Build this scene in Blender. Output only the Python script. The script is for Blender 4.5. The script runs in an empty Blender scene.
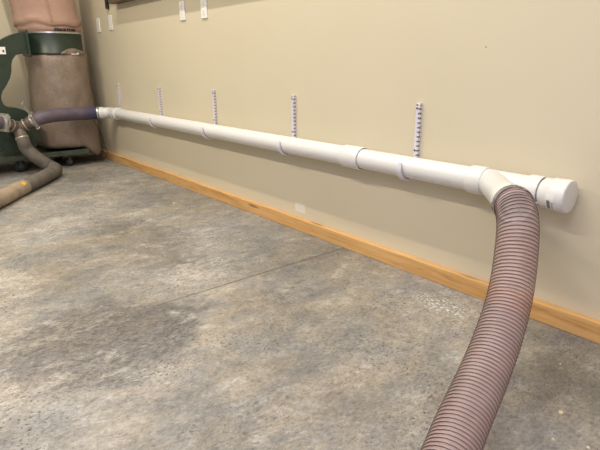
import bpy, bmesh, math, random
from mathutils import Vector, Matrix, noise
random.seed(4)
SC = bpy.context.scene
COL = SC.collection
PI = math.pi
V = Vector

# ------------------------------------------------------------------ materials
def new_mat(name):
    m = bpy.data.materials.new(name); m.use_nodes = True
    nt = m.node_tree
    return m, nt, nt.nodes['Principled BSDF'], nt.nodes['Material Output']

def node(nt, typ, **kw):
    n = nt.nodes.new(typ)
    for k, v in kw.items():
        if k in n.inputs.keys(): n.inputs[k].default_value = v
        else: setattr(n, k, v)
    return n

def coords(nt, scale=(1, 1, 1), loc=(0, 0, 0), rot=(0, 0, 0)):
    tc = nt.nodes.new('ShaderNodeTexCoord'); mp = nt.nodes.new('ShaderNodeMapping')
    mp.inputs['Scale'].default_value = scale; mp.inputs['Location'].default_value = loc
    mp.inputs['Rotation'].default_value = rot
    nt.links.new(tc.outputs['Object'], mp.inputs['Vector'])
    return mp.outputs['Vector']

def noise_tex(nt, vec, scale, detail=4, rough=.6, dist=0.):
    n = nt.nodes.new('ShaderNodeTexNoise')
    n.inputs['Scale'].default_value = scale; n.inputs['Detail'].default_value = detail
    n.inputs['Roughness'].default_value = rough; n.inputs['Distortion'].default_value = dist
    nt.links.new(vec, n.inputs['Vector'])
    return n.outputs['Fac']

def ramp(nt, fac, stops):
    r = nt.nodes.new('ShaderNodeValToRGB')
    els = r.color_ramp.elements
    while len(els) < len(stops): els.new(.5)
    for e, (p, c) in zip(els, stops):
        e.position = p
        e.color = (c, c, c, 1) if isinstance(c, (int, float)) else (*c, 1)
    nt.links.new(fac, r.inputs['Fac'])
    return r.outputs['Color']

def mix(nt, fac, a, b, mode='MIX'):
    n = nt.nodes.new('ShaderNodeMix'); n.data_type = 'RGBA'; n.blend_type = mode
    for i, v in ((0, fac), (6, a), (7, b)):
        if isinstance(v, bpy.types.NodeSocket): nt.links.new(v, n.inputs[i])
        elif isinstance(v, (int, float)): n.inputs[i].default_value = v if i == 0 else (v, v, v, 1)
        else: n.inputs[i].default_value = (*v, 1)
    return n.outputs[2]

def math_n(nt, op, a, b=None, c=None):
    n = nt.nodes.new('ShaderNodeMath'); n.operation = op
    for s, v in zip(n.inputs, (a, b, c)):
        if v is None: continue
        if isinstance(v, bpy.types.NodeSocket): nt.links.new(v, s)
        else: s.default_value = v
    return n.outputs[0]

def bump(nt, h, bsdf, strength=.3, dist=.01):
    b = nt.nodes.new('ShaderNodeBump'); b.inputs['Strength'].default_value = strength
    b.inputs['Distance'].default_value = dist
    nt.links.new(h, b.inputs['Height']); nt.links.new(b.outputs['Normal'], bsdf.inputs['Normal'])

def plain(name, col, rough=.5, metal=0., var=.12, scale=30., spec=.5, bmp=0.):
    """A flat colour broken up by fine noise."""
    m, nt, b, _ = new_mat(name)
    v = coords(nt)
    f = noise_tex(nt, v, scale, 5, .65)
    lo = tuple(c * (1 - var) for c in col); hi = tuple(min(1, c * (1 + var)) for c in col)
    nt.links.new(ramp(nt, f, [(.3, lo), (.7, hi)]), b.inputs['Base Color'])
    b.inputs['Roughness'].default_value = rough; b.inputs['Metallic'].default_value = metal
    b.inputs['Specular IOR Level'].default_value = spec
    if bmp: bump(nt, f, b, bmp, .004)
    return m

def mat_floor():
    m, nt, b, _ = new_mat('concrete')
    v = coords(nt)
    vs = coords(nt, (1.6, 1.0, 1), rot=(0, 0, -.3))
    big = noise_tex(nt, v, .8, 4, .6, .2)
    mid = noise_tex(nt, vs, 2.2, 10, .74, .12)
    fine = noise_tex(nt, vs, 17, 8, .74, .5)
    speck = noise_tex(nt, v, 75, 4, .7)
    c = ramp(nt, mid, [(.30, FLOOR_DARK), (.43, FLOOR_GREY), (.56, FLOOR_TAN), (.70, FLOOR_LIGHT)])
    # broad tan / blue-grey staining
    c = mix(nt, ramp(nt, big, [(.40, 0.), (.62, .55)]), c, FLOOR_BLUE)
    # trowel marks: dark flakes, stronger in patches
    flake = ramp(nt, fine, [(.36, 1.), (.46, 0.)])
    fine2 = noise_tex(nt, coords(nt, (2.0, 1, 1), rot=(0, 0, -.4)), 30, 5, .65, .8)
    flake2 = ramp(nt, fine2, [(.43, 1.), (.50, 0.)])
    sx = nt.nodes.new('ShaderNodeSeparateXYZ'); nt.links.new(v, sx.inputs[0])
    X, Y = sx.outputs[0], sx.outputs[1]
    def blob(x, y, rx, ry):
        a = math_n(nt, 'POWER', math_n(nt, 'DIVIDE', math_n(nt, 'SUBTRACT', X, x), rx), 2.)
        d = math_n(nt, 'POWER', math_n(nt, 'DIVIDE', math_n(nt, 'SUBTRACT', Y, y), ry), 2.)
        s = math_n(nt, 'ADD', a, d)
        wob = math_n(nt, 'MULTIPLY', math_n(nt, 'SUBTRACT', mid, .5), 2.4)
        s = math_n(nt, 'ADD', s, wob)
        return ramp(nt, s, [(.3, 1.), (1.0, 0.)])
    patch = blob(-2.10, -1.66, .44, .46)
    c = mix(nt, math_n(nt, 'MULTIPLY', flake, .55), c, (.11, .10, .09))
    c = mix(nt, math_n(nt, 'MULTIPLY', math_n(nt, 'MULTIPLY', flake2, patch), .85), c, (.05, .044, .040))
    c = mix(nt, math_n(nt, 'MULTIPLY', patch, .62), c, (.100, .092, .088))
    # darker worn areas seen in the far middle of the floor
    dk = blob(-3.2, -.95, .75, .30)
    c = mix(nt, math_n(nt, 'MULTIPLY', dk, .45), c, (.13, .112, .088))
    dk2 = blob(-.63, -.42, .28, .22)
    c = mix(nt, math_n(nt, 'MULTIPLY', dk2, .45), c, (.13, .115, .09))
    # pale scuffs
    light = noise_tex(nt, vs, 6.5, 9, .78, .3)
    c = mix(nt, ramp(nt, light, [(.53, 0.), (.68, .65)]), c, FLOOR_LIGHT)
    sc = math_n(nt, 'MULTIPLY', blob(-1.36, -.24, .20, .10), ramp(nt, noise_tex(nt, v, 60, 5, .7), [(.52, 0.), (.60, .9)]))
    c = mix(nt, sc, c, (.66, .64, .58))
    lp = blob(-2.55, -.95, .22, .35)
    c = mix(nt, math_n(nt, 'MULTIPLY', lp, math_n(nt, 'MULTIPLY', ramp(nt, fine, [(.45, 0.), (.6, .8)]), .7)), c, FLOOR_LIGHT)
    c = mix(nt, ramp(nt, speck, [(.30, .35), (.40, 0.)]), c, (.07, .06, .05))
    g1 = ramp(nt, noise_tex(nt, coords(nt, (1.7, 1, 1), rot=(0, 0, -.3)), 48, 6, .8, .3), [(.30, .57), (.50, 1.), (.68, 1.32)])
    c = mix(nt, 1., c, g1, 'MULTIPLY')
    g2 = ramp(nt, noise_tex(nt, coords(nt, (1.4, 1, 1), rot=(0, 0, .4)), 11, 6, .75, .4), [(.32, .72), (.50, 1.), (.66, 1.20)])
    c = mix(nt, .8, c, g2, 'MULTIPLY')
    g3 = ramp(nt, noise_tex(nt, coords(nt, (1, 1, 1), loc=(3.3, 1.7, 0)), 1.1, 4, .6, .3), [(.36, .74), (.50, 1.), (.64, 1.22)])
    c = mix(nt, .9, c, g3, 'MULTIPLY')
    # tiny dark pits and pale grit
    pit = ramp(nt, noise_tex(nt, coords(nt, (1.5, 1, 1), rot=(0, 0, .3), loc=(1, 2, 0)), 62, 3, .65, .6), [(.575, 0.), (.625, .85)])
    pit = math_n(nt, 'MULTIPLY', pit, ramp(nt, noise_tex(nt, v, 3.1, 3, .6), [(.42, .15), (.60, 1.)]))
    c = mix(nt, pit, c, (.05, .043, .038))
    grit = ramp(nt, noise_tex(nt, coords(nt, loc=(5, 3, 0)), 110, 2, .5), [(.68, 0.), (.73, .45)])
    c = mix(nt, grit, c, (.62, .57, .48))
    # saw-cut joint, square to the wall, filled with brown dust
    w = math_n(nt, 'MULTIPLY', math_n(nt, 'SUBTRACT', noise_tex(nt, v, 9, 3), .5), .004)
    dx = math_n(nt, 'ABSOLUTE', math_n(nt, 'ADD', math_n(nt, 'SUBTRACT', X, -2.268), w))
    j = ramp(nt, dx, [(.0028, 1.), (.0060, 0.)])
    fade = ramp(nt, math_n(nt, 'MULTIPLY', Y, -.5), [(.45, 1.), (.75, .45), (1., .1)])
    jj = math_n(nt, 'MULTIPLY', j, fade)
    c = mix(nt, jj, c, (.10, .062, .035))
    nt.links.new(c, b.inputs['Base Color'])
    nt.links.new(ramp(nt, mid, [(.3, .50), (.7, .66)]), b.inputs['Roughness'])
    b.inputs['Specular IOR Level'].default_value = .42
    bump(nt, math_n(nt, 'SUBTRACT', fine, math_n(nt, 'MULTIPLY', jj, 2.)), b, .12, .006)
    return m

FLOOR_DARK = (.115, .107, .097)
FLOOR_GREY = (.218, .209, .192)
FLOOR_TAN = (.290, .252, .194)
FLOOR_LIGHT = (.440, .420, .378)
FLOOR_BLUE = (.255, .255, .255)

def mat_wall():
    m, nt, b, _ = new_mat('tan_paint')
    v = coords(nt)
    f = noise_tex(nt, v, 1.3, 3, .5)
    c = ramp(nt, f, [(.3, (.595, .532, .388)), (.7, (.615, .550, .405))])
    sx = nt.nodes.new('ShaderNodeSeparateXYZ'); nt.links.new(v, sx.inputs[0])
    X, Z = sx.outputs[0], sx.outputs[2]
    def box(x, z, hx, hz):
        a = math_n(nt, 'LESS_THAN', math_n(nt, 'ABSOLUTE', math_n(nt, 'SUBTRACT', X, x)), hx)
        d = math_n(nt, 'LESS_THAN', math_n(nt, 'ABSOLUTE', math_n(nt, 'SUBTRACT', Z, z)), hz)
        return math_n(nt, 'MULTIPLY', a, d)
    c = mix(nt, math_n(nt, 'MULTIPLY', box(-2.765, .158, .056, .033), .60), c, (.74, .72, .66))
    c = mix(nt, box(-1.3985, 1.207, .0028, .0028), c, (.12, .09, .07))
    nt.links.new(c, b.inputs['Base Color'])
    b.inputs['Roughness'].default_value = .55; b.inputs['Specular IOR Level'].default_value = .35
    bump(nt, noise_tex(nt, v, 90, 3, .5), b, .10, .003)
    return m

def mat_wood():
    m, nt, b, _ = new_mat('fir_lumber')
    ds = noise_tex(nt, coords(nt, (.9, 3, 3)), 1.6, 3, .5)
    g = noise_tex(nt, coords(nt, (1.3, 26, 26)), 1.7, 6, .66, .9)
    c = ramp(nt, g, [(.32, (.36, .170, .050)), (.44, (.545, .300, .100)), (.60, (.650, .385, .150))])
    st = noise_tex(nt, coords(nt, (1.2, 60, 60)), 4, 4, .6)
    c = mix(nt, ramp(nt, st, [(.30, .35), (.5, 0.)]), c, (.43, .23, .08))
    c = mix(nt, ramp(nt, ds, [(.4, 0.), (.7, .4)]), c, (.66, .42, .185))
    vr = nt.nodes.new('ShaderNodeTexVoronoi'); vr.inputs['Scale'].default_value = 1.0
    nt.links.new(coords(nt, (1.15, 6, 9)), vr.inputs['Vector'])
    c = mix(nt, ramp(nt, vr.outputs['Distance'], [(.05, .8), (.11, 0.)]), c, (.17, .075, .025))
    nt.links.new(c, b.inputs['Base Color'])
    b.inputs['Roughness'].default_value = .5
    bump(nt, g, b, .08, .003)
    return m

def mat_pvc():
    m, nt, b, _ = new_mat('white_pvc')
    f = noise_tex(nt, coords(nt, (3, 20, 20)), 4, 5, .6)
    nt.links.new(ramp(nt, f, [(.25, (.62, .61, .595)), (.42, (.675, .668, .65))]), b.inputs['Base Color'])
    b.inputs['Roughness'].default_value = .32; b.inputs['Specular IOR Level'].default_value = .45
    return m

def mat_pipe():
    """PVC with a scuffed, printed underside streak near the wye."""
    m, nt, b, _ = new_mat('white_pvc_scuffed')
    v = coords(nt)
    f = noise_tex(nt, coords(nt, (3, 20, 20)), 4, 5, .6)
    c = ramp(nt, f, [(.25, (.62, .61, .595)), (.42, (.675, .668, .65))])
    sx = nt.nodes.new('ShaderNodeSeparateXYZ'); nt.links.new(v, sx.inputs[0])
    band = ramp(nt, math_n(nt, 'ABSOLUTE', math_n(nt, 'SUBTRACT', sx.outputs[2], -.034)), [(.006, 1.), (.018, 0.)])
    sp = ramp(nt, noise_tex(nt, coords(nt, (1, 3, 3)), 28, 5, .7), [(.52, 0.), (.66, .65)])
    nearx = ramp(nt, math_n(nt, 'ABSOLUTE', math_n(nt, 'SUBTRACT', sx.outputs[0], 2.05)), [(.12, 1.), (.45, .12)])
    c = mix(nt, math_n(nt, 'MULTIPLY', math_n(nt, 'MULTIPLY', band, sp), nearx), c, (.40, .37, .33))
    nt.links.new(c, b.inputs['Base Color'])
    b.inputs['Roughness'].default_value = .34; b.inputs['Specular IOR Level'].default_value = .45
    return m

def mat_clear_hose():
    m, nt, b, out = new_mat('clear_tinted_hose')
    f = noise_tex(nt, coords(nt), 14, 4, .6)
    nt.links.new(ramp(nt, f, [(.3, (.500, .385, .370)), (.7, (.600, .475, .465))]), b.inputs['Base Color'])
    b.inputs['Roughness'].default_value = .30; b.inputs['Specular IOR Level'].default_value = .75
    b.inputs['Coat Weight'].default_value = .2; b.inputs['Coat Roughness'].default_value = .25
    tr = nt.nodes.new('ShaderNodeBsdfTransparent'); tr.inputs[0].default_value = (.86, .77, .75, 1)
    mx = nt.nodes.new('ShaderNodeMixShader')
    mx.inputs[0].default_value = .40
    nt.links.new(tr.outputs[0], mx.inputs[1]); nt.links.new(b.outputs[0], mx.inputs[2])
    nt.links.new(mx.outputs[0], out.inputs['Surface'])
    return m

def mat_ribbed_hose(name, lo, hi, rough, lo2=None):
    m, nt, b, _ = new_mat(name)
    f = noise_tex(nt, coords(nt), 9, 5, .65)
    nt.links.new(ramp(nt, f, [(.3, lo), (.7, hi)]), b.inputs['Base Color'])
    b.inputs['Roughness'].default_value = rough
    return m

def mat_purple_hose(name='purple_hose', blue=.85):
    m, nt, b, _ = new_mat(name)
    v = coords(nt)
    sx = nt.nodes.new('ShaderNodeSeparateXYZ'); nt.links.new(v, sx.inputs[0])
    f = noise_tex(nt, v, 12, 4, .6)
    c = ramp(nt, f, [(.3, (.085, .066, .088)), (.7, (.125, .098, .125))])
    # the clean end by the elbow shows the hose's own blue
    cl = math_n(nt, 'MULTIPLY', sx.outputs[1], -1.)
    c = mix(nt, ramp(nt, cl, [(.07, blue), (.26, 0.)]), c, (.040, .042, .105))
    nt.links.new(c, b.inputs['Base Color']); b.inputs['Roughness'].default_value = .5
    return m

def mat_bag(name, a, bcol, rough, weave):
    m, nt, b, _ = new_mat(name)
    v = coords(nt)
    f = noise_tex(nt, v, 5, 6, .7)
    g = noise_tex(nt, v, weave, 3, .7)
    f = mix(nt, .5, f, noise_tex(nt, coords(nt, (1, 1, .6), loc=(2, 5, 1)), 2.2, 4, .6, .8))
    c = mix(nt, .35, ramp(nt, f, [(.3, a), (.7, bcol)]), ramp(nt, g, [(.35, a), (.65, bcol)]))
    nt.links.new(c, b.inputs['Base Color']); b.inputs['Roughness'].default_value = rough
    bump(nt, noise_tex(nt, v, 22, 5, .65, 1.), b, .25, .01)
    return m

M = {
    'floor': mat_floor(), 'wall': mat_wall(), 'wood': mat_wood(), 'pvc': mat_pvc(), 'pipe': mat_pipe(),
    'clear': mat_clear_hose(),
    'coil': plain('coil_wire', (.070, .034, .030), .7, spec=.2),
    'hanger': plain('hanger_plastic', (.66, .63, .69), .4, var=.05),
    'screw': plain('dark_screw', (.05, .045, .04), .4, .6),
    'steel': plain('zinc_steel', (.62, .61, .60), .3, .8),
    'clamp': plain('clamp_steel', (.36, .37, .39), .32, .8),
    'alu': plain('dusty_aluminium', (.42, .40, .37), .45, .55),
    'green': plain('green_enamel', (.021, .036, .023), .38, var=.25, scale=9),
    'base': plain('dusty_green_base', (.055, .068, .048), .5, var=.3, scale=14),
    'rubber': plain('black_rubber', (.014, .013, .012), .6),
    'black': plain('black_steel', (.012, .011, .010), .5),
    'felt': mat_bag('felt_filter_bag', (.33, .200, .150), (.50, .330, .255), .85, 120),
    'sack': mat_bag('brown_collection_bag', (.165, .120, .088), (.300, .235, .180), .42, 45),
    'purple': mat_purple_hose(), 'lavender': mat_purple_hose('lavender_hose', 0.),
    'grey_hose': mat_ribbed_hose('grey_hose', (.090, .077, .062), (.150, .130, .105), .65),
    'tan_hose': mat_ribbed_hose('tan_hose', (.25, .19, .13), (.40, .31, .22), .45),
    'fitting': mat_ribbed_hose('dusty_fitting', (.075, .056, .040), (.16, .125, .09), .5),
    'band': plain('hose_band', (.45, .40, .32), .4, .5),
    'yellow': plain('yellow_sticker', (.70, .46, .05), .5),
    'plate': plain('white_plate', (.78, .77, .74), .35, var=.04),
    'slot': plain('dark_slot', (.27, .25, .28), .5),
    'ink': plain('grey_ink', (.07, .07, .075), .5),
    'paper': plain('white_paper', (.80, .78, .75), .6, var=.03),
    'shelf': plain('brown_board', (.10, .068, .038), .55, var=.2),
    'chip': plain('pale_wood_chip', (.68, .55, .36), .7, var=.2, scale=60),
    'cord': plain('black_cord', (.03, .026, .022), .5),
    'white_print': plain('white_print', (.62, .58, .52), .5, var=.03),
}

# ------------------------------------------------------------------ mesh helpers
def link(name, bm, mat, parent=None, smooth=True, angle=.7):
    me = bpy.data.meshes.new(name)
    bmesh.ops.recalc_face_normals(bm, faces=bm.faces[:])
    if smooth:
        for f in bm.faces: f.smooth = True
        for e in bm.edges:
            if len(e.link_faces) == 2 and e.calc_face_angle(0) > angle: e.smooth = False
    bm.to_mesh(me); bm.free()
    o = bpy.data.objects.new(name, me); COL.objects.link(o)
    me.materials.append(M[mat] if isinstance(mat, str) else mat)
    if parent:
        o.parent = parent
        w = V(); p = parent
        while p: w += p.location; p = p.parent
        for vt in me.vertices: vt.co -= w
    return o

def thing(name, label, cat, loc=(0, 0, 0), group=None):
    o = bpy.data.objects.new(name, None); COL.objects.link(o)
    o.location = loc; o.empty_display_size = .1
    o['label'] = label; o['category'] = cat
    if group: o['group'] = group
    return o

def tag(o, label, cat, group=None):
    o['label'] = label; o['category'] = cat
    if group: o['group'] = group
    return o

def box(bm, x0, x1, y0, y1, z0, z1, bev=0., mtx=None):
    r = bmesh.ops.create_cube(bm, size=1.)
    vs = r['verts']
    for v in vs:
        v.co = V((x0 + (v.co.x + .5) * (x1 - x0), y0 + (v.co.y + .5) * (y1 - y0), z0 + (v.co.z + .5) * (z1 - z0)))
    if bev:
        es = list({e for v in vs for e in v.link_edges})
        rb = bmesh.ops.bevel(bm, geom=es, offset=bev, segments=2, affect='EDGES', profile=.5)
        vs = list({v for f in rb['faces'] for v in f.verts} | {v for v in vs if v.is_valid})
    if mtx:
        for v in vs: v.co = mtx @ v.co
    return vs

def frame(d):
    d = V(d).normalized()
    u = d.cross(V((0, 0, 1)))
    if u.length < 1e-4: u = V((1, 0, 0))
    u.normalize()
    return d, u, u.cross(d)

def lathe(bm, origin, axis, prof, n=40, caps=True):
    """prof: list of (distance along axis, radius)."""
    o = V(origin); d, u, w = frame(axis)
    rings = []
    for t, r in prof:
        if r < 1e-6: rings.append([bm.verts.new(o + d * t)])
        else: rings.append([bm.verts.new(o + d * t + (u * math.cos(a) + w * math.sin(a)) * r) for a in [2 * PI * k / n for k in range(n)]])
    for a, b in zip(rings, rings[1:]):
        for k in range(n):
            k2 = (k + 1) % n
            if len(a) == 1 and len(b) == 1: continue
            if len(a) == 1: bm.faces.new((a[0], b[k], b[k2]))
            elif len(b) == 1: bm.faces.new((a[k], b[0], a[k2]))
            else: bm.faces.new((a[k], b[k], b[k2], a[k2]))
    if caps:
        for r in (rings[0], rings[-1]):
            if len(r) > 2: bm.faces.new(r)
    return rings

def spline(pts, step, relax=25):
    """Catmull-Rom through pts, resampled at even steps."""
    P = [V(p) for p in pts]
    P = [P[0] * 2 - P[1]] + P + [P[-1] * 2 - P[-2]]
    dense = []
    for i in range(1, len(P) - 2):
        p0, p1, p2, p3 = P[i - 1:i + 3]
        for k in range(40):
            t = k / 40
            dense.append(.5 * ((2 * p1) + (p2 - p0) * t + (2 * p0 - 5 * p1 + 4 * p2 - p3) * t * t + (3 * p1 - p0 - 3 * p2 + p3) * t ** 3))
    dense.append(P[-2])
    for _ in range(relax):                                             # relax kinks
        dense = [dense[0]] + [(dense[i - 1] + dense[i] * 2 + dense[i + 1]) / 4 for i in range(1, len(dense) - 1)] + [dense[-1]]
    out = [dense[0]]; acc = 0.
    for a, b in zip(dense, dense[1:]):
        L = (b - a).length; pos = 0.
        while acc + (L - pos) >= step and L > 0:
            pos += step - acc; acc = 0.
            out.append(a.lerp(b, pos / L))
        acc += L - pos
    return out

def frames(path):
    T = []
    for i in range(len(path)):
        a = path[max(0, i - 1)]; b = path[min(len(path) - 1, i + 1)]
        T.append((b - a).normalized())
    _, u, _ = frame(T[0])
    out = []
    for i, t in enumerate(T):
        u = (u - t * u.dot(t)).normalized()
        out.append((path[i], t, u, t.cross(u)))
    return out

def tube(bm, path, rad, n=24, caps=False, closed_ends=None):
    F = frames(path); rings = []
    for i, (p, t, u, w) in enumerate(F):
        r = rad(i) if callable(rad) else rad
        rings.append([bm.verts.new(p + (u * math.cos(a) + w * math.sin(a)) * r) for a in [2 * PI * k / n for k in range(n)]])
    for a, b in zip(rings, rings[1:]):
        for k in range(n):
            k2 = (k + 1) % n
            bm.faces.new((a[k], b[k], b[k2], a[k2]))
    if caps:
        bm.faces.new(rings[0]); bm.faces.new(rings[-1])
    return rings

def helix(path, rad, pitch, per=20):
    F = frames(path)
    cum = [0.]
    for a, b in zip(path, path[1:]): cum.append(cum[-1] + (b - a).length)
    L = cum[-1]; n = int(L / pitch * per); out = []; i = 0
    for k in range(n + 1):
        s = L * k / n
        while i < len(cum) - 2 and cum[i + 1] < s: i += 1
        t = (s - cum[i]) / max(1e-9, cum[i + 1] - cum[i])
        p = F[i][0].lerp(F[i + 1][0], t); u = F[i][2].lerp(F[i + 1][2], t); w = F[i][3].lerp(F[i + 1][3], t)
        a = 2 * PI * s / pitch
        out.append(p + (u * math.cos(a) + w * math.sin(a)) * rad)
    return out

def prism(bm, poly, axis, a0, a1):
    """Extrude a 2-D outline: axis 'x' takes (y,z), 'y' takes (x,z)."""
    def P(p, a): return V((a, p[0], p[1])) if axis == 'x' else V((p[0], a, p[1]))
    A = [bm.verts.new(P(p, a0)) for p in poly]; B = [bm.verts.new(P(p, a1)) for p in poly]
    n = len(poly)
    for k in range(n): bm.faces.new((A[k], A[(k + 1) % n], B[(k + 1) % n], B[k]))
    fa = bm.faces.new(A); fb = bm.faces.new(B)
    fa.normal_update(); fb.normal_update()
    bmesh.ops.triangulate(bm, faces=[fa, fb])

def BM(): return bmesh.new()

# ------------------------------------------------------------------ room
XE = -7.10
bm = BM(); box(bm, XE, 3.2, -5.5, 0, -.1, 0); o = link('floor', bm, 'floor', smooth=False); o['kind'] = 'structure'
bm = BM(); box(bm, XE - .12, 3.2, 0, .12, -.1, 4.4); o = link('wall_right', bm, 'wall', smooth=False); o['kind'] = 'structure'
bm = BM(); box(bm, XE - .12, XE, -5.5, 0, -.1, 4.4); o = link('wall_back', bm, 'wall', smooth=False); o['kind'] = 'structure'
bm = BM(); box(bm, XE + .001, 3.2, -.039, -.0005, .0005, .089, .003); o = link('baseboard_right', bm, 'wood', smooth=False); o['kind'] = 'structure'

# ------------------------------------------------------------------ white PVC duct along the wall
PY, PZ, PR = -.075, .611, .0572
t = thing('duct_pipe', 'long horizontal white plastic dust duct hung along the tan wall', 'pipe', (-3.6, PY, PZ))
bm = BM(); lathe(bm, (-6.12, PY, PZ), (1, 0, 0), [(0, PR - .005), (0, PR), (4.02, PR), (4.02, PR - .005)], 48); link('pipe', bm, 'pipe', t)
bm = BM(); lathe(bm, (-2.095, PY, PZ), (1, 0, 0), [(0, PR - .005), (0, PR), (.78, PR), (.78, PR - .005)], 48); link('pipe', bm, 'pipe', t)
bm = BM(); lathe(bm, (-2.232, PY, PZ), (1, 0, 0), [(0, PR), (.002, .0645), (.008, .0665), (.145, .0665), (.151, .0655), (.153, .0625), (.139, .0595), (.135, .0574)], 48, False)
link('coupling', bm, 'pvc', t)
# wye: straight run with two hubs and a 45 degree branch that swings out into the room
bm = BM()
lathe(bm, (-1.365, PY, PZ), (1, 0, 0), [(0, .0578), (.002, .0645), (.008, .0668), (.074, .0668), (.080, .0655), (.083, .0595), (.284, .0595), (.288, .064), (.294, .0668), (.342, .0668), (.347, .0655), (.348, .0615), (.335, .0585)], 56, False)
BO = V((-1.262, PY, PZ)); BD = V((.690, -.724, .002)).normalized()
lathe(bm, BO, BD, [(-.02, .058), (.0, .060), (.275, .061), (.285, .064), (.295, .0662), (.425, .0662), (.430, .064), (.430, .055), (.36, .053)], 56, False)
link('wye_fitting', bm, 'pvc', t)
bm = BM()
lathe(bm, (-1.008, PY, PZ), (1, 0, 0), [(-.02, .050), (-.004, .0590), (.0, .0625), (.004, .0645), (.032, .0648), (.034, .0665), (.037, .0690), (.100, .0700), (.1055, .0692), (.1085, .0668), (.1095, .063), (.1105, .04), (.111, 0)], 56, False)
cap = link('end_cap', bm, 'pvc', t); cap['label'] = 'rounded white end cap'
# barcode sticker curved round the cap
def patch_on_cylinder(bm, x0, x1, a0, a1, r, n=6):
    rows = []
    for k in range(n + 1):
        a = a0 + (a1 - a0) * k / n
        rows.append([bm.verts.new((x, PY - math.cos(a) * r, PZ + math.sin(a) * r)) for x in (x0, x1)])
    for p, q in zip(rows, rows[1:]): bm.faces.new((p[0], p[1], q[1], q[0]))
bm = BM()
patch_on_cylinder(bm, -.968, -.936, -.86, .22, .0700)
lb = link('sticker', bm, 'paper', cap); lb['label'] = 'small white sticker with dark print'
bm = BM()
a = -.82
random.seed(8)
for k in range(18):
    w = random.choice((.012, .02, .03))
    patch_on_cylinder(bm, -.966 + random.uniform(0, .003), -.951 + random.uniform(-.002, .003), a, a + w, .0703, 1)
    a += w + random.choice((.010, .014))
for k in range(7):
    patch_on_cylinder(bm, -.947 + (k % 2) * .003, -.940 + random.uniform(-.001, .002), -.80 + k * .075, -.80 + k * .075 + .036, .0703, 1)
link('sticker_print', bm, 'ink', cap)
# elbow at the far end, turning out from the wall toward the collector
ED = V((-.42, -.90, .0)).normalized()
epath = spline([(-6.02, PY, PZ), (-6.10, PY, PZ), (-6.165, PY - .012, PZ), (-6.205, PY - .048, PZ), (-6.23, PY - .095, PZ)], .008)
bm = BM(); tube(bm, epath, .0605, 40)
lathe(bm, (-6.02, PY, PZ), (-1, 0, 0), [(-.075, .0575), (-.074, .064), (-.070, .0668), (.0, .0668), (.006, .0605)], 40, False)
EE = epath[-1]
lathe(bm, EE, ED, [(-.012, .0605), (-.004, .0668), (.055, .0668), (.062, .065), (.062, .055), (-.01, .052)], 40, False)
link('elbow', bm, 'pvc', t)

# ------------------------------------------------------------------ pipe hangers
def ring_arc(bm, x, w, a0, a1, r0, r1, n=26):
    pv = None
    for k in range(n + 1):
        f = k / n; a = a0 + (a1 - a0) * f
        ww = w * (1 if f > .10 else .55 + .45 * f / .10)
        q = []
        for xx in (x - ww / 2, x + ww / 2):
            for r in (r0, r1): q.append(bm.verts.new((xx, PY + math.cos(a) * r, PZ + math.sin(a) * r)))
        if pv:
            for i, j in ((0, 1), (1, 3), (3, 2), (2, 0)): bm.faces.new((pv[i], pv[j], q[j], q[i]))
        else: bm.faces.new((q[0], q[1], q[3], q[2]))
        pv = q
    bm.faces.new((pv[0], pv[1], pv[3], pv[2]))

def hanger(x, label):
    t = thing('pipe_hanger', label, 'pipe hanger', (x, 0, .55), 'ribbed pipe hangers along the duct')
    bm = BM()
    zt, zb = .935, .548
    # a flat front rib, a recessed web against the wall and a ladder of teeth up the side
    box(bm, x - .011, x + .003, -.0200, -.0010, zb, zt, .0012)
    n = 16
    for k in range(n):
        z = zb + .012 + (zt - zb - .024) * k / (n - 1)
        box(bm, x + .002, x + .0145, -.0196, -.0012, z - .0070, z + .0070)
    box(bm, x - .0105, x + .0145, -.0200, -.0012, zt - .010, zt + .006, .002)
    st = link('strip', bm, 'hanger', t, smooth=False)
    bm = BM(); box(bm, x + .002, x + .0115, -.0150, -.0011, zb + .003, zt - .004); link('slot_shade_backing', bm, 'slot', st, smooth=False)  # darker backing colour paints in the shade between the teeth
    for z in (.915, .695):
        bm = BM(); lathe(bm, (x - .003, -.0190, z), (0, -1, 0), [(0, .0048), (.004, .0046), (.0055, .003), (.0055, 0)], 14, False)
        link('screw', bm, 'screw', t)
    bm = BM(); ring_arc(bm, x, .028, PI - .46, PI * 2 - .05, PR + .0065, PR + .0155)
    hk = link('hook', bm, 'hanger', t)
    bm = BM(); lathe(bm, (x, PY - (PR + .0080), PZ + .027), (0, -1, .15), [(0, .0042), (.0016, .004), (.0016, 0)], 12, False)
    link('screw_hole', bm, 'slot', hk)
    return t
for x, lab in ((-6.045, 'white ribbed pipe hanger next to the elbow, farthest from the end cap'),
               (-4.950, 'white ribbed pipe hanger, second along from the elbow'),
               (-3.880, 'white ribbed pipe hanger, third from the elbow, middle of the five'),
               (-2.812, 'white ribbed pipe hanger just before the pipe coupling'),
               (-1.752, 'white ribbed pipe hanger between the pipe coupling and the wye')):
    hanger(x, lab)

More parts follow.
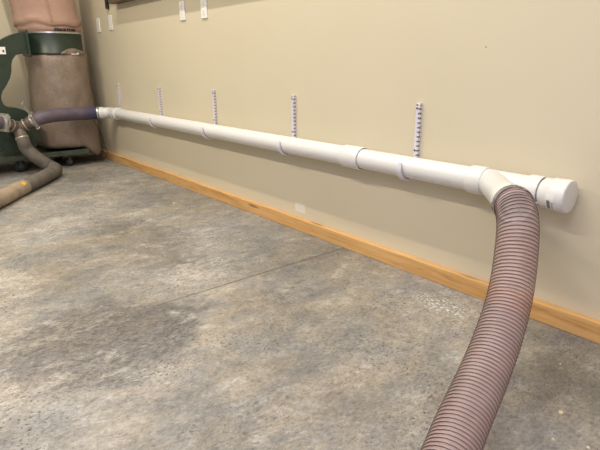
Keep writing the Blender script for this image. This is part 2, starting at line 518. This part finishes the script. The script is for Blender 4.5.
# ------------------------------------------------------------------ clear hose on the wye
S0 = BO + BD * .362
pts = [S0, BO + BD * .39, BO + BD * .415, (-.918, -.446, .578), (-.874, -.516, .497), (-.818, -.628, .375),
       (-.765, -.780, .276), (-.719, -.940, .203), (-.675, -1.100, .150), (-.640, -1.200, .122), (-.59, -1.36, .092), (-.54, -1.56, .078), (-.50, -1.80, .076), (-.47, -2.05, .076)]
HR, PITCH = .0725, .0150
hp = spline(pts, PITCH / 5, 260)
t = thing('clear_hose', 'ribbed translucent brown flexible hose curving from the wye down to the floor', 'hose', S0)
bm = BM(); tube(bm, hp, lambda i: HR - .0016 * math.cos(2 * PI * i / 5) - (.0035 if i < 18 else 0), 40); link('hose_wall', bm, 'clear', t)
cr = HR + .0014
bm = BM(); hx = helix(hp, cr, PITCH, 22); tube(bm, hx, .00105, 5, True); link('wire_coil', bm, 'coil', t)
# band clamp with its screw
bm = BM()
CO = BO + BD * .402
lathe(bm, CO, BD, [(-.0075, .0735), (-.0075, .0768), (.0075, .0768), (.0075, .0735)], 48, False)
cl = link('hose_clamp', bm, 'clamp', t); cl['label'] = 'steel band clamp'
d, u, w = frame(BD)
sp = CO + u * .0 + (w * .010 - u * .001) * 0
side = (BD.cross(V((0, 0, 1)))).normalized()
if side.x < 0: side = -side
sc = CO + side * .081 + V((0, 0, -.004))
bm = BM()
lathe(bm, sc + V((0, 0, .018)), (0, 0, -1), [(0, 0), (0, .006), (.009, .0065), (.011, .004), (.036, .004), (.036, 0)], 14, False)
link('clamp_screw', bm, 'steel', cl)

# ------------------------------------------------------------------ wall plates
def wall_plate(x, z, label, outlet):
    t = thing('wall_plate', label, 'wall plate', (x, 0, z), 'white cover plates on the wall')
    bm = BM(); box(bm, x - .047, x + .047, -.010, -.0005, z - .077, z + .077, .003); link('cover', bm, 'plate', t, smooth=False)
    if outlet:
        for dz in (-.028, .028):
            bm = BM(); box(bm, x - .017, x + .017, -.0125, -.009, z + dz - .021, z + dz + .021, .002)
            r = link('receptacle', bm, 'plate', t, smooth=False)
            bm = BM()
            for sx in (-.0075, .0075): box(bm, x + sx - .002, x + sx + .002, -.0128, -.012, z + dz + .0, z + dz + .011)
            box(bm, x - .0035, x + .0035, -.0128, -.012, z + dz - .013, z + dz - .005)
            link('slot', bm, 'slot', r, smooth=False)
    return t
wall_plate(-6.482, 1.585, 'blank white cover plate high on the wall, nearest the dust collector', False)
wall_plate(-6.080, 1.590, 'white cover plate directly below the black shelf bracket', False)
wall_plate(-4.345, 1.582, 'white outlet plate on the wall, lower and nearer the collector of the outlet pair', True)
wall_plate(-3.965, 1.572, 'white outlet plate on the wall, farther from the collector of the outlet pair', True)

# ------------------------------------------------------------------ ledge shelf and its bracket
t = thing('wall_shelf', 'narrow dark brown shelf edge above the outlets at the top of the photo', 'shelf', (-4.6, 0, 1.77))
bm = BM(); box(bm, -5.83, -2.9, -.095, -.0005, 1.757, 1.795, .002); link('board', bm, 'shelf', t, smooth=False)
bm = BM(); box(bm, -6.120, -6.075, -.030, -.0005, 1.732, 1.90, .003); box(bm, -6.080, -5.80, -.026, -.0005, 1.796, 1.81, .002); b_ = link('bracket', bm, 'black', t, smooth=False); b_['label'] = 'black metal bracket'

# ------------------------------------------------------------------ dust collector
BX, BY = -6.70, -.46
t = thing('dust_collector', 'green bag dust collector on wheels in the corner of the room', 'dust collector', (BX, BY - .3, 0))
def bag(bm, prof, seed, amp, n=72, sub=6, sag=None, folds=None):
    pr = []
    for (z0, r0), (z1, r1) in zip(prof, prof[1:]):
        m_ = max(1, int(abs(z1 - z0) / .03))
        for k in range(m_): pr.append((z0 + (z1 - z0) * k / m_, r0 + (r1 - r0) * k / m_))
    pr.append(prof[-1])
    rings = []
    for z, r in pr:
        ring = []
        for k in range(n):
            a = 2 * PI * k / n
            nn = noise.fractal(V((math.cos(a) * 2.2 + seed, math.sin(a) * 2.2, z * 2.6)), .8, 2., 4)
            nn2 = noise.noise(V((math.cos(a) * 6 + seed, math.sin(a) * 6, z * 7)))
            rr = r + amp * (nn + .4 * nn2) * min(1., r / .2)
            zz = z + (sag(a, r) if sag else 0) + (folds(a, z) if folds else 0)
            ring.append(bm.verts.new((BX + math.cos(a) * rr, BY + math.sin(a) * rr, zz)))
        rings.append(ring)
    for p, q in zip(rings, rings[1:]):
        for k in range(n): bm.faces.new((p[k], p[(k + 1) % n], q[(k + 1) % n], q[k]))
    bm.faces.new(rings[0]); bm.faces.new(rings[-1])
# upper felt bag
bm = BM()
bag(bm, [(1.495, .322), (1.530, .332), (1.548, .338), (1.560, .330), (1.572, .345), (1.60, .362), (1.63, .352), (1.70, .340), (1.9, .340), (2.3, .335), (2.45, .30), (2.55, .15)], 3.1, .012,
    folds=lambda a, z: -.032 * max(0, 1 - abs(z - 1.60) / .06) * math.sin(a * 3 + .7) + .014 * math.sin(a * 7) * max(0, 1 - abs(z - 1.58) / .08))
for v in bm.verts:
    v.co.y -= .02 + .13 * max(0, v.co.z - 1.52); v.co.x -= .01
ub = link('filter_bag', bm, 'felt', t, angle=2.); ub['label'] = 'pinkish tan felt filter bag'
aS = math.atan2(-2.22 - BY, 0 - BX) + .10
bm = BM()
sm = [V((BX - .01 + math.cos(aS) * r, BY - .02 - .13 * max(0, z - 1.52) + math.sin(aS) * r, z)) for z, r in ((1.60, .366), (1.70, .350), (1.9, .349), (2.3, .344))]
tube(bm, spline(sm, .03), .007, 8); link('seam', bm, 'felt', ub)
bm = BM()
random.seed(5)
for k in range(11):                                                   # dark printed maker strip along the hem
    a = aS - .05 + k * .066
    for q in range(2):
        pass
    p0 = a; p1 = a + random.choice((.036, .048, .06))
    z0 = 1.508; z1 = z0 + random.choice((.022, .027))
    r = .346
    vs = [bm.verts.new((BX + math.cos(p) * r, BY + math.sin(p) * r, z)) for p, z in ((p0, z0), (p1, z0), (p1, z1), (p0, z1))]
    bm.faces.new(vs)
    vs2 = [bm.verts.new((BX + math.cos(p) * (r - .004), BY + math.sin(p) * (r - .004), z)) for p, z in ((p0, z0), (p1, z0), (p1, z1), (p0, z1))]
    bm.faces.new(vs2)
    for i in range(4): bm.faces.new((vs[i], vs[(i + 1) % 4], vs2[(i + 1) % 4], vs2[i]))
link('hem_clip', bm, 'black', ub, smooth=False)
# drum between the bags
bm = BM()
lathe(bm, (BX, BY - .02, 1.265), (0, 0, 1), [(0, .30), (0, .318), (.008, .322), (.014, .317), (.215, .317), (.222, .325), (.23, .325), (.232, .318), (.232, .29)], 64, False)
dr = link('drum', bm, 'green', t); dr['label'] = 'green steel drum between the bags'
bm = BM(); lathe(bm, (BX, BY - .02, 1.483), (0, 0, 1), [(0, .316), (0, .3275), (.018, .3275), (.018, .316)], 64, False); link('band_clamp', bm, 'steel', t)
bm = BM(); lathe(bm, (BX, BY - .015, 1.262), (0, 0, 1), [(0, .320), (0, .3305), (.014, .3305), (.014, .320)], 64, False); bc = link('band_clamp', bm, 'black', t)
aR = math.atan2(-2.22 - BY, 0 - BX) + .62
bm = BM()
d_ = V((math.cos(aR), math.sin(aR), 0)); s_ = V((-math.sin(aR), math.cos(aR), 0))
mt = Matrix((( *(s_), 0), (*(d_), 0), (0, 0, 1, 0), (0, 0, 0, 1))).transposed()
mt = Matrix.Translation(V((BX, BY, 1.27)) + d_ * .336) @ Matrix(((s_.x, d_.x, 0, 0), (s_.y, d_.y, 0, 0), (0, 0, 1, 0), (0, 0, 0, 1)))
box(bm, -.045, .045, -.008, .008, -.012, .014, .002, mt); link('latch', bm, 'paper', bc, smooth=False)
# lower bag with its top edge folded up over the drum, and a sagging outer corner
bm = BM()
def lower_sag(a, r):
    return 0.
bag(bm, [(1.272, .318), (1.255, .326), (1.20, .332), (1.0, .337), (.7, .342), (.45, .345), (.30, .345), (.24, .335), (.215, .30), (.212, .1)], 9.4, .014)
lo = bm
for v in lo.verts:                                                   # outer corner hangs past the base toward the wall
    f = max(0., min(1., (v.co.y - (BY + .06)) / .20)) * max(0., min(1., (.90 - v.co.z) / .70))
    f = f * f * (3 - 2 * f)
    v.co.z -= .14 * f; v.co.y += .012 * f; v.co.x += .02 * f * (1 if v.co.x > BX else 0)
lbag = link('collection_bag', bm, 'sack', t, angle=2.); lbag['label'] = 'brown lower collection bag'
bm = BM()                                                            # folded cuff
rows = []
for k in range(25):
    f = k / 24; a = aS + .05 + f * 1.05
    h = .012 + .052 * math.sin(PI * min(1, f * 1.15) ** .8) if f < .95 else .012
    wob = .006 * math.sin(f * 19)
    rows.append([bm.verts.new((BX + math.cos(a) * r, BY + math.sin(a) * r, z)) for r, z in ((.338, 1.262), (.352 + wob, 1.262 + h * .4), (.350 + wob, 1.262 + h), (.338, 1.262 + h * .95))])
for p, q in zip(rows, rows[1:]):
    for i in range(4): bm.faces.new((p[i], p[(i + 1) % 4], q[(i + 1) % 4], q[i]))
bm.faces.new(rows[0]); bm.faces.new(rows[-1])
link('cuff', bm, 'sack', lbag)
# blower housing: scroll and rising outlet duct
cy, cz, cr_ = -1.078, .458, .245
scroll = [(-1.155, .80), (-1.14, .745), (-1.10, cz + cr_ + .012)]
for k in range(0, 24):
    a = math.radians(82 - k * 262 / 23)
    scroll.append((cy + math.cos(a) * cr_, cz + math.sin(a) * (cr_ + (.010 if k < 6 else 0))))
left = [(-1.375, .62), (-1.405, .85), (-1.415, 1.02), (-1.39, 1.14), (-1.32, 1.25), (-1.20, 1.345), (-1.065, 1.405), (-.945, 1.462), (-.87, 1.485), (-.812, 1.492)]
inner = [(-.812, 1.268), (-.89, 1.268), (-.945, 1.252), (-.985, 1.205), (-1.003, 1.15), (-1.012, 1.09), (-1.036, 1.02), (-1.085, .945), (-1.128, .89), (-1.150, .84)]
bm = BM(); prism(bm, scroll + left + inner, 'x', -6.62, -6.40)
bh = link('blower_housing', bm, 'green', t, smooth=False); bh['label'] = 'green blower housing with curved outlet duct'
# duct flange
bm = BM(); box(bm, -6.66, -6.36, -.826, -.800, 1.245, 1.510, .004); link('duct_flange', bm, 'green', t, smooth=False)
# warning plate on the duct
bm = BM(); box(bm, -6.400, -6.396, -1.11, -1.035, 1.262, 1.335, .0015); pl = link('warning_plate', bm, 'paper', t, smooth=False)
bm = BM(); box(bm, -6.3965, -6.3950, -1.066, -1.048, 1.282, 1.306); link('printed_mark', bm, 'ink', pl, smooth=False)
# motor behind and inlet in front
bm = BM(); lathe(bm, (-6.62, cy, cz), (-1, 0, 0), [(0, .11), (.02, .12), (.28, .12), (.30, .10), (.32, .05), (.32, 0)], 36, False); link('motor', bm, 'black', t)
bm = BM(); lathe(bm, (-6.41, cy, cz + .02), (1, 0, .02), [(0, .10), (.008, .10), (.012, .075), (.14, .072)], 36); link('inlet_collar', bm, 'green', t)
bm = BM(); lathe(bm, (-6.39, -1.20, .762), (0, -.98, .06), [(0, 0), (0, .008), (.2, .008), (.2, 0)], 12, False); link('lift_handle', bm, 'alu', t)
# base frame, rails and wheels
bm = BM()
box(bm, -7.02, -6.36, -1.50, -.36, .150, .172)
box(bm, -6.375, -6.335, -1.52, -.34, .142, .198, .004)
box(bm, -7.04, -7.00, -1.52, -.34, .142, .198, .004)
box(bm, -7.02, -6.36, -.375, -.345, .142, .190, .004); box(bm, -7.02, -6.36, -1.52, -1.49, .142, .190, .004)
bf = link('base_frame', bm, 'base', t, smooth=False); bf['label'] = 'dusty green wheeled base'
for (x, y, r) in ((-6.44, -1.075, .066), (-6.45, -.545, .045), (-6.95, -.545, .045), (-6.95, -1.40, .066)):
    bm = BM()
    lathe(bm, (x - .016, y, r), (1, 0, -.0), [(0, 0), (0, r * .55), (.002, r * .85), (.008, r), (.026, r), (.032, r * .85), (.034, r * .55), (.034, 0)], 28, False)
    w_ = link('caster', bm, 'rubber', t)
    bm = BM(); lathe(bm, (x + .017, y, r), (1, 0, 0), [(0, r * .42), (.004, r * .36), (.004, 0)], 18, False); link('hub', bm, 'base', w_)
    bm = BM(); box(bm, x - .022, x - .018, y - .015, y + .015, r * .8, .146); box(bm, x + .020, x + .024, y - .012, y + .012, r * .8, .146); link('fork', bm, 'base', w_, smooth=False)
# three-way dust fitting with bands and two blast gates
WC = V((-6.20, -1.078, .512))
bm = BM()
lathe(bm, WC + V((-.10, 0, 0)), (1, 0, .0), [(0, .07), (.08, .07), (.12, .066), (.15, .05), (.16, 0)], 32, False)
RDIR = V((.05, .125, .058)).normalized(); LDIR = V((.05, -.115, .055)).normalized(); DDIR = V((.06, .012, -.12)).normalized()
for d3, L in ((RDIR, .150), (LDIR, .125), (DDIR, .125)):
    lathe(bm, WC, d3, [(0, .050), (.02, .060), (L - .04, .060), (L - .035, .066), (L, .066), (L, .055)], 32, False)
wy = link('branch_fitting', bm, 'fitting', t); wy['label'] = 'dusty brown three-way hose fitting'
for d3, s in ((RDIR, .082), (LDIR, .085), (DDIR, .118)):
    bm = BM(); lathe(bm, WC + d3 * s, d3, [(-.005, .060), (-.005, .0695), (.005, .0695), (.005, .060)], 32, False); link('hose_band', bm, 'band', wy)
def gate(c, d3, up, h, label):
    d3 = d3.normalized(); up = (up - d3 * up.dot(d3)).normalized(); sd = up.cross(d3)
    mt = Matrix(((sd.x, d3.x, up.x, c.x), (sd.y, d3.y, up.y, c.y), (sd.z, d3.z, up.z, c.z), (0, 0, 0, 1)))
    bm = BM()
    box(bm, -.085, .085, -.012, -.004, -.085, .085, .003, mt); box(bm, -.085, .085, .004, .012, -.085, .085, .003, mt)
    lathe(bm, c, d3, [(-.04, .056), (-.04, .063), (.045, .063), (.045, .056)], 32, False)
    for s in (-.072, .072):
        for z in (-.072, .072): 
            p = mt @ V((s, -.018, z)); lathe(bm, p, d3, [(0, 0), (0, .008), (.036, .008), (.036, 0)], 8, False)
    g = link('blast_gate', bm, 'alu', t); g['label'] = label
    bm = BM(); box(bm, -.062, .062, -.0028, .0028, -.06, h, .001, mt); box(bm, -.062, .062, -.010, .010, h - .012, h, .002, mt)
    link('slide_plate', bm, 'alu', g, smooth=False)
    return c + d3 * .03
GC = WC + RDIR * .185
g1 = gate(GC, RDIR, V((.02, -.10, .31)), .215, 'metal blast gate with its slide pulled up')
GL = WC + LDIR * .165
g2 = gate(GL, V((.35, -.9, .25)), V((0, .1, 1)), .10, 'closed metal blast gate')

# ------------------------------------------------------------------ hoses at the collector
def ribbed(bm, pts, r, pitch, amp, n=28):
    pth = spline(pts, pitch / 4)
    tube(bm, pth, lambda i: r - amp * math.cos(2 * PI * i / 4), n)
    return pth
hs = EE + ED * .030
t2 = thing('purple_hose', 'purple flexible hose from the white elbow to the upright blast gate', 'hose', hs)
bm = BM()
ribbed(bm, [hs, EE + ED * .09, (-6.225, -.38, .617), (-6.19, -.52, .622), (-6.15, -.66, .626), (-6.12, -.78, .622), g1 + RDIR * .02, g1], .071, .014, .0012)
link('hose_body', bm, 'purple', t2)
bm = BM(); lathe(bm, EE + ED * .050, ED, [(-.007, .066), (-.007, .0712), (.007, .0712), (.007, .066)], 36, False); hc = link('hose_clamp', bm, 'steel', t2)
bm = BM()
sp = EE + ED * .050 + V((.066, -.031, .018))
lathe(bm, sp, (0, 0, -1), [(0, 0), (0, .010), (.028, .010), (.028, 0)], 12, False); link('clamp_screw', bm, 'steel', hc)

t3 = thing('grey_hose', 'dusty grey hose bending from the three-way fitting down onto the concrete', 'hose', (-6.0, -.9, 0))
bm = BM()
s3 = WC + DDIR * .10
jn = V((-5.262, -1.292, .0705))
ribbed(bm, [s3, WC + DDIR * .16, (-6.135, -1.045, .300), (-6.11, -.990, .220), (-6.095, -.915, .145), (-6.06, -.855, .092), (-5.985, -.830, .072), (-5.88, -.855, .0705), (-5.72, -.955, .0705), (-5.52, -1.095, .0705), jn], .067, .013, .0012)
link('hose_body', bm, 'grey_hose', t3)
dj = V((-5.262 + 5.52, -1.292 + 1.095, 0)).normalized()
t4 = thing('tan_hose', 'pale tan hose with a yellow sticker lying on the floor past the grey hose', 'hose', jn)
bm = BM()
en = [jn + dj * .012, jn + dj * .2, jn + dj * .45 + V((.02, .0, 0)), jn + dj * .9 + V((.02, -.06, 0)), jn + dj * 1.5 + V((-.10, -.30, 0)), (-4.35, -3.0, .0705), (-4.4, -4.2, .0705)]
ribbed(bm, en, .0675, .02, .0006)
tb = link('hose_body', bm, 'tan_hose', t4)
for s in (.004, .262):
    bm = BM(); lathe(bm, jn + dj * s + V((.012 * (s > .1), 0, 0)), dj, [(-.006, .066), (-.006, .0703), (.006, .0703), (.006, .066)], 32, False)
    c_ = link('hose_clamp', bm, 'band', t4)
bm = BM(); lathe(bm, jn + dj * .004 + V((-.006, .004, .066)), (.5, -.5, .1), [(0, 0), (0, .010), (.030, .010), (.030, 0)], 10, False); link('clamp_screw', bm, 'steel', t4)
# sticker on the tan hose
bm = BM()
sd = V((-dj.y, dj.x, 0))
if sd.y > 0: sd = -sd
sd = V((dj.y, -dj.x, 0))
if sd.x < 0: sd = -sd
rows = []
for k in range(5):
    a = .55 + k * .13
    rows.append([bm.verts.new(jn + dj * s + sd * math.cos(a) * .0696 + V((0, 0, math.sin(a) * .0696))) for s in (.045, .105)])
for p, q in zip(rows, rows[1:]): bm.faces.new((p[0], p[1], q[1], q[0]))
sk = link('sticker', bm, 'yellow', t4); sk['label'] = 'small yellow sticker'
t5 = thing('lavender_hose', 'purple hose stub at the photo edge beyond the flat blast gate', 'hose', g2)
bm = BM(); d5 = V((.35, -.9, .25)).normalized()
ribbed(bm, [g2, g2 + d5 * .06, g2 + V((.05, -.20, -.0)), g2 + V((.03, -.50, -.10)), g2 + V((-.02, -.85, -.32)), (-6.15, -2.5, .085), (-6.15, -2.9, .070), (-6.2, -3.6, .070), (-6.3, -4.6, .070)], .066, .014, .0012); link('hose_body', bm, 'lavender', t5)

# ------------------------------------------------------------------ grounding wire by the elbow
bm = BM()
cp = [(-6.33, -.24, .545), (-6.42, -.20, .47), (-6.46, -.145, .38), (-6.47, -.120, .28), (-6.47, -.105, .20), (-6.46, -.09, .12), (-6.50, -.10, .04), (-6.60, -.14, .006), (-6.66, -.16, .006), (-6.62, -.22, .006), (-6.52, -.20, .006), (-6.50, -.14, .008), (-6.60, -.10, .006), (-6.70, -.12, .006)]
tube(bm, spline(cp, .01), .0035, 6, True)
tag(link('ground_wire', bm, 'cord'), 'thin dark wire dropping from the white elbow to the floor in the corner', 'wire')

# ------------------------------------------------------------------ scraps on the floor
def chip(x, y, s, rz, name, label, cat):
    bm = BM()
    r = random.Random(int(abs(x * 1000)))
    n = 7
    a0 = [V((math.cos(2 * PI * k / n) * s * r.uniform(.6, 1.1), math.sin(2 * PI * k / n) * s * .7 * r.uniform(.6, 1.1), 0)) for k in range(n)]
    lo_ = [bm.verts.new(p + V((x, y, .0003))) for p in a0]
    hi_ = [bm.verts.new(p * .8 + V((x + s * .05, y, s * r.uniform(.35, .7)))) for p in a0]
    for k in range(n): bm.faces.new((lo_[k], lo_[(k + 1) % n], hi_[(k + 1) % n], hi_[k]))
    bm.faces.new(lo_); bm.faces.new(hi_)
    return tag(link(name, bm, 'chip', smooth=False), label, cat, 'pale wood chips on the floor')
chip(-.601, -.606, .0105, 0, 'wood_chip', 'largest pale wood chip on the concrete beside the clear hose', 'wood chip')
chip(-.555, -.757, .0085, 0, 'wood_chip', 'pale wood chip by the bottom edge of the photo, nearer the clear hose', 'wood chip')
chip(-.469, -.709, .0075, 0, 'wood_chip', 'pale wood chip at the bottom right corner of the photo', 'wood chip')
chip(-.744, -.311, .0050, 0, 'wood_chip', 'tiny tan chip on the floor between the hose and baseboard', 'wood chip')
chip(-4.042, -.372, .0135, 0, 'wood_chip', 'lone white chip on the far floor near the baseboard', 'wood chip')
chip(-2.842, -.466, .0080, 0, 'wood_chip', 'small pale chip on the floor just beyond the concrete joint', 'wood chip')

# ------------------------------------------------------------------ lights
def area(name, loc, rot, sx, sy, power, col):
    L = bpy.data.lights.new(name, 'AREA'); L.shape = 'RECTANGLE'; L.size = sx; L.size_y = sy
    L.energy = power; L.color = col
    o = bpy.data.objects.new(name, L); COL.objects.link(o); o.location = loc; o.rotation_euler = rot
    return o
area('ceiling_lamp_room', (-4.5, -3.0, 3.50), (0, 0, 0), 1.6, .06, 106, (1, .90, .73))
area('ceiling_lamp_room', (-1.9, -3.0, 3.50), (0, 0, 0), 1.6, .06, 60, (1, .94, .83))
area('ceiling_lamp_wall', (-2.4, -1.25, 4.20), (0, 0, 0), 6.0, .06, 172, (1, .94, .83))
area('daylight_door', (2.2, -4.2, 1.7), (math.radians(84), 0, math.radians(52)), 3.0, 2.4, 56, (.85, .80, 1.0))
area('added_cool_fill', (-.4, -2.9, 2.7), (0, 0, 0), 1.3, 1.0, 33, (.74, .70, 1.0))  # added overhead fill that brightens and cools the near floor, not a known fixture

w = bpy.data.worlds.new('room_light'); SC.world = w; w.use_nodes = True
bg = w.node_tree.nodes['Background']
bg.inputs[0].default_value = (1, .95, .88, 1); bg.inputs[1].default_value = .31

# ------------------------------------------------------------------ camera
cam = bpy.data.cameras.new('camera'); co = bpy.data.objects.new('camera', cam); COL.objects.link(co)
cam.sensor_fit = 'HORIZONTAL'; cam.sensor_width = 36.; cam.lens = 515. / 600. * 36.
cam.clip_start = .02
ROT = Matrix(((0.628252, -0.228193, 0.743793), (0.777939, 0.197196, -0.596595), (-0.010535, 0.953437, 0.301409)))
co.matrix_world = Matrix.Translation((0, -2.22, 1.15)) @ ROT.to_4x4()
SC.camera = co
SC.view_settings.view_transform = 'Standard'; SC.view_settings.look = 'None'
SC.view_settings.gamma = 1.; SC.view_settings.use_curve_mapping = False
SC.view_settings.exposure = -.05
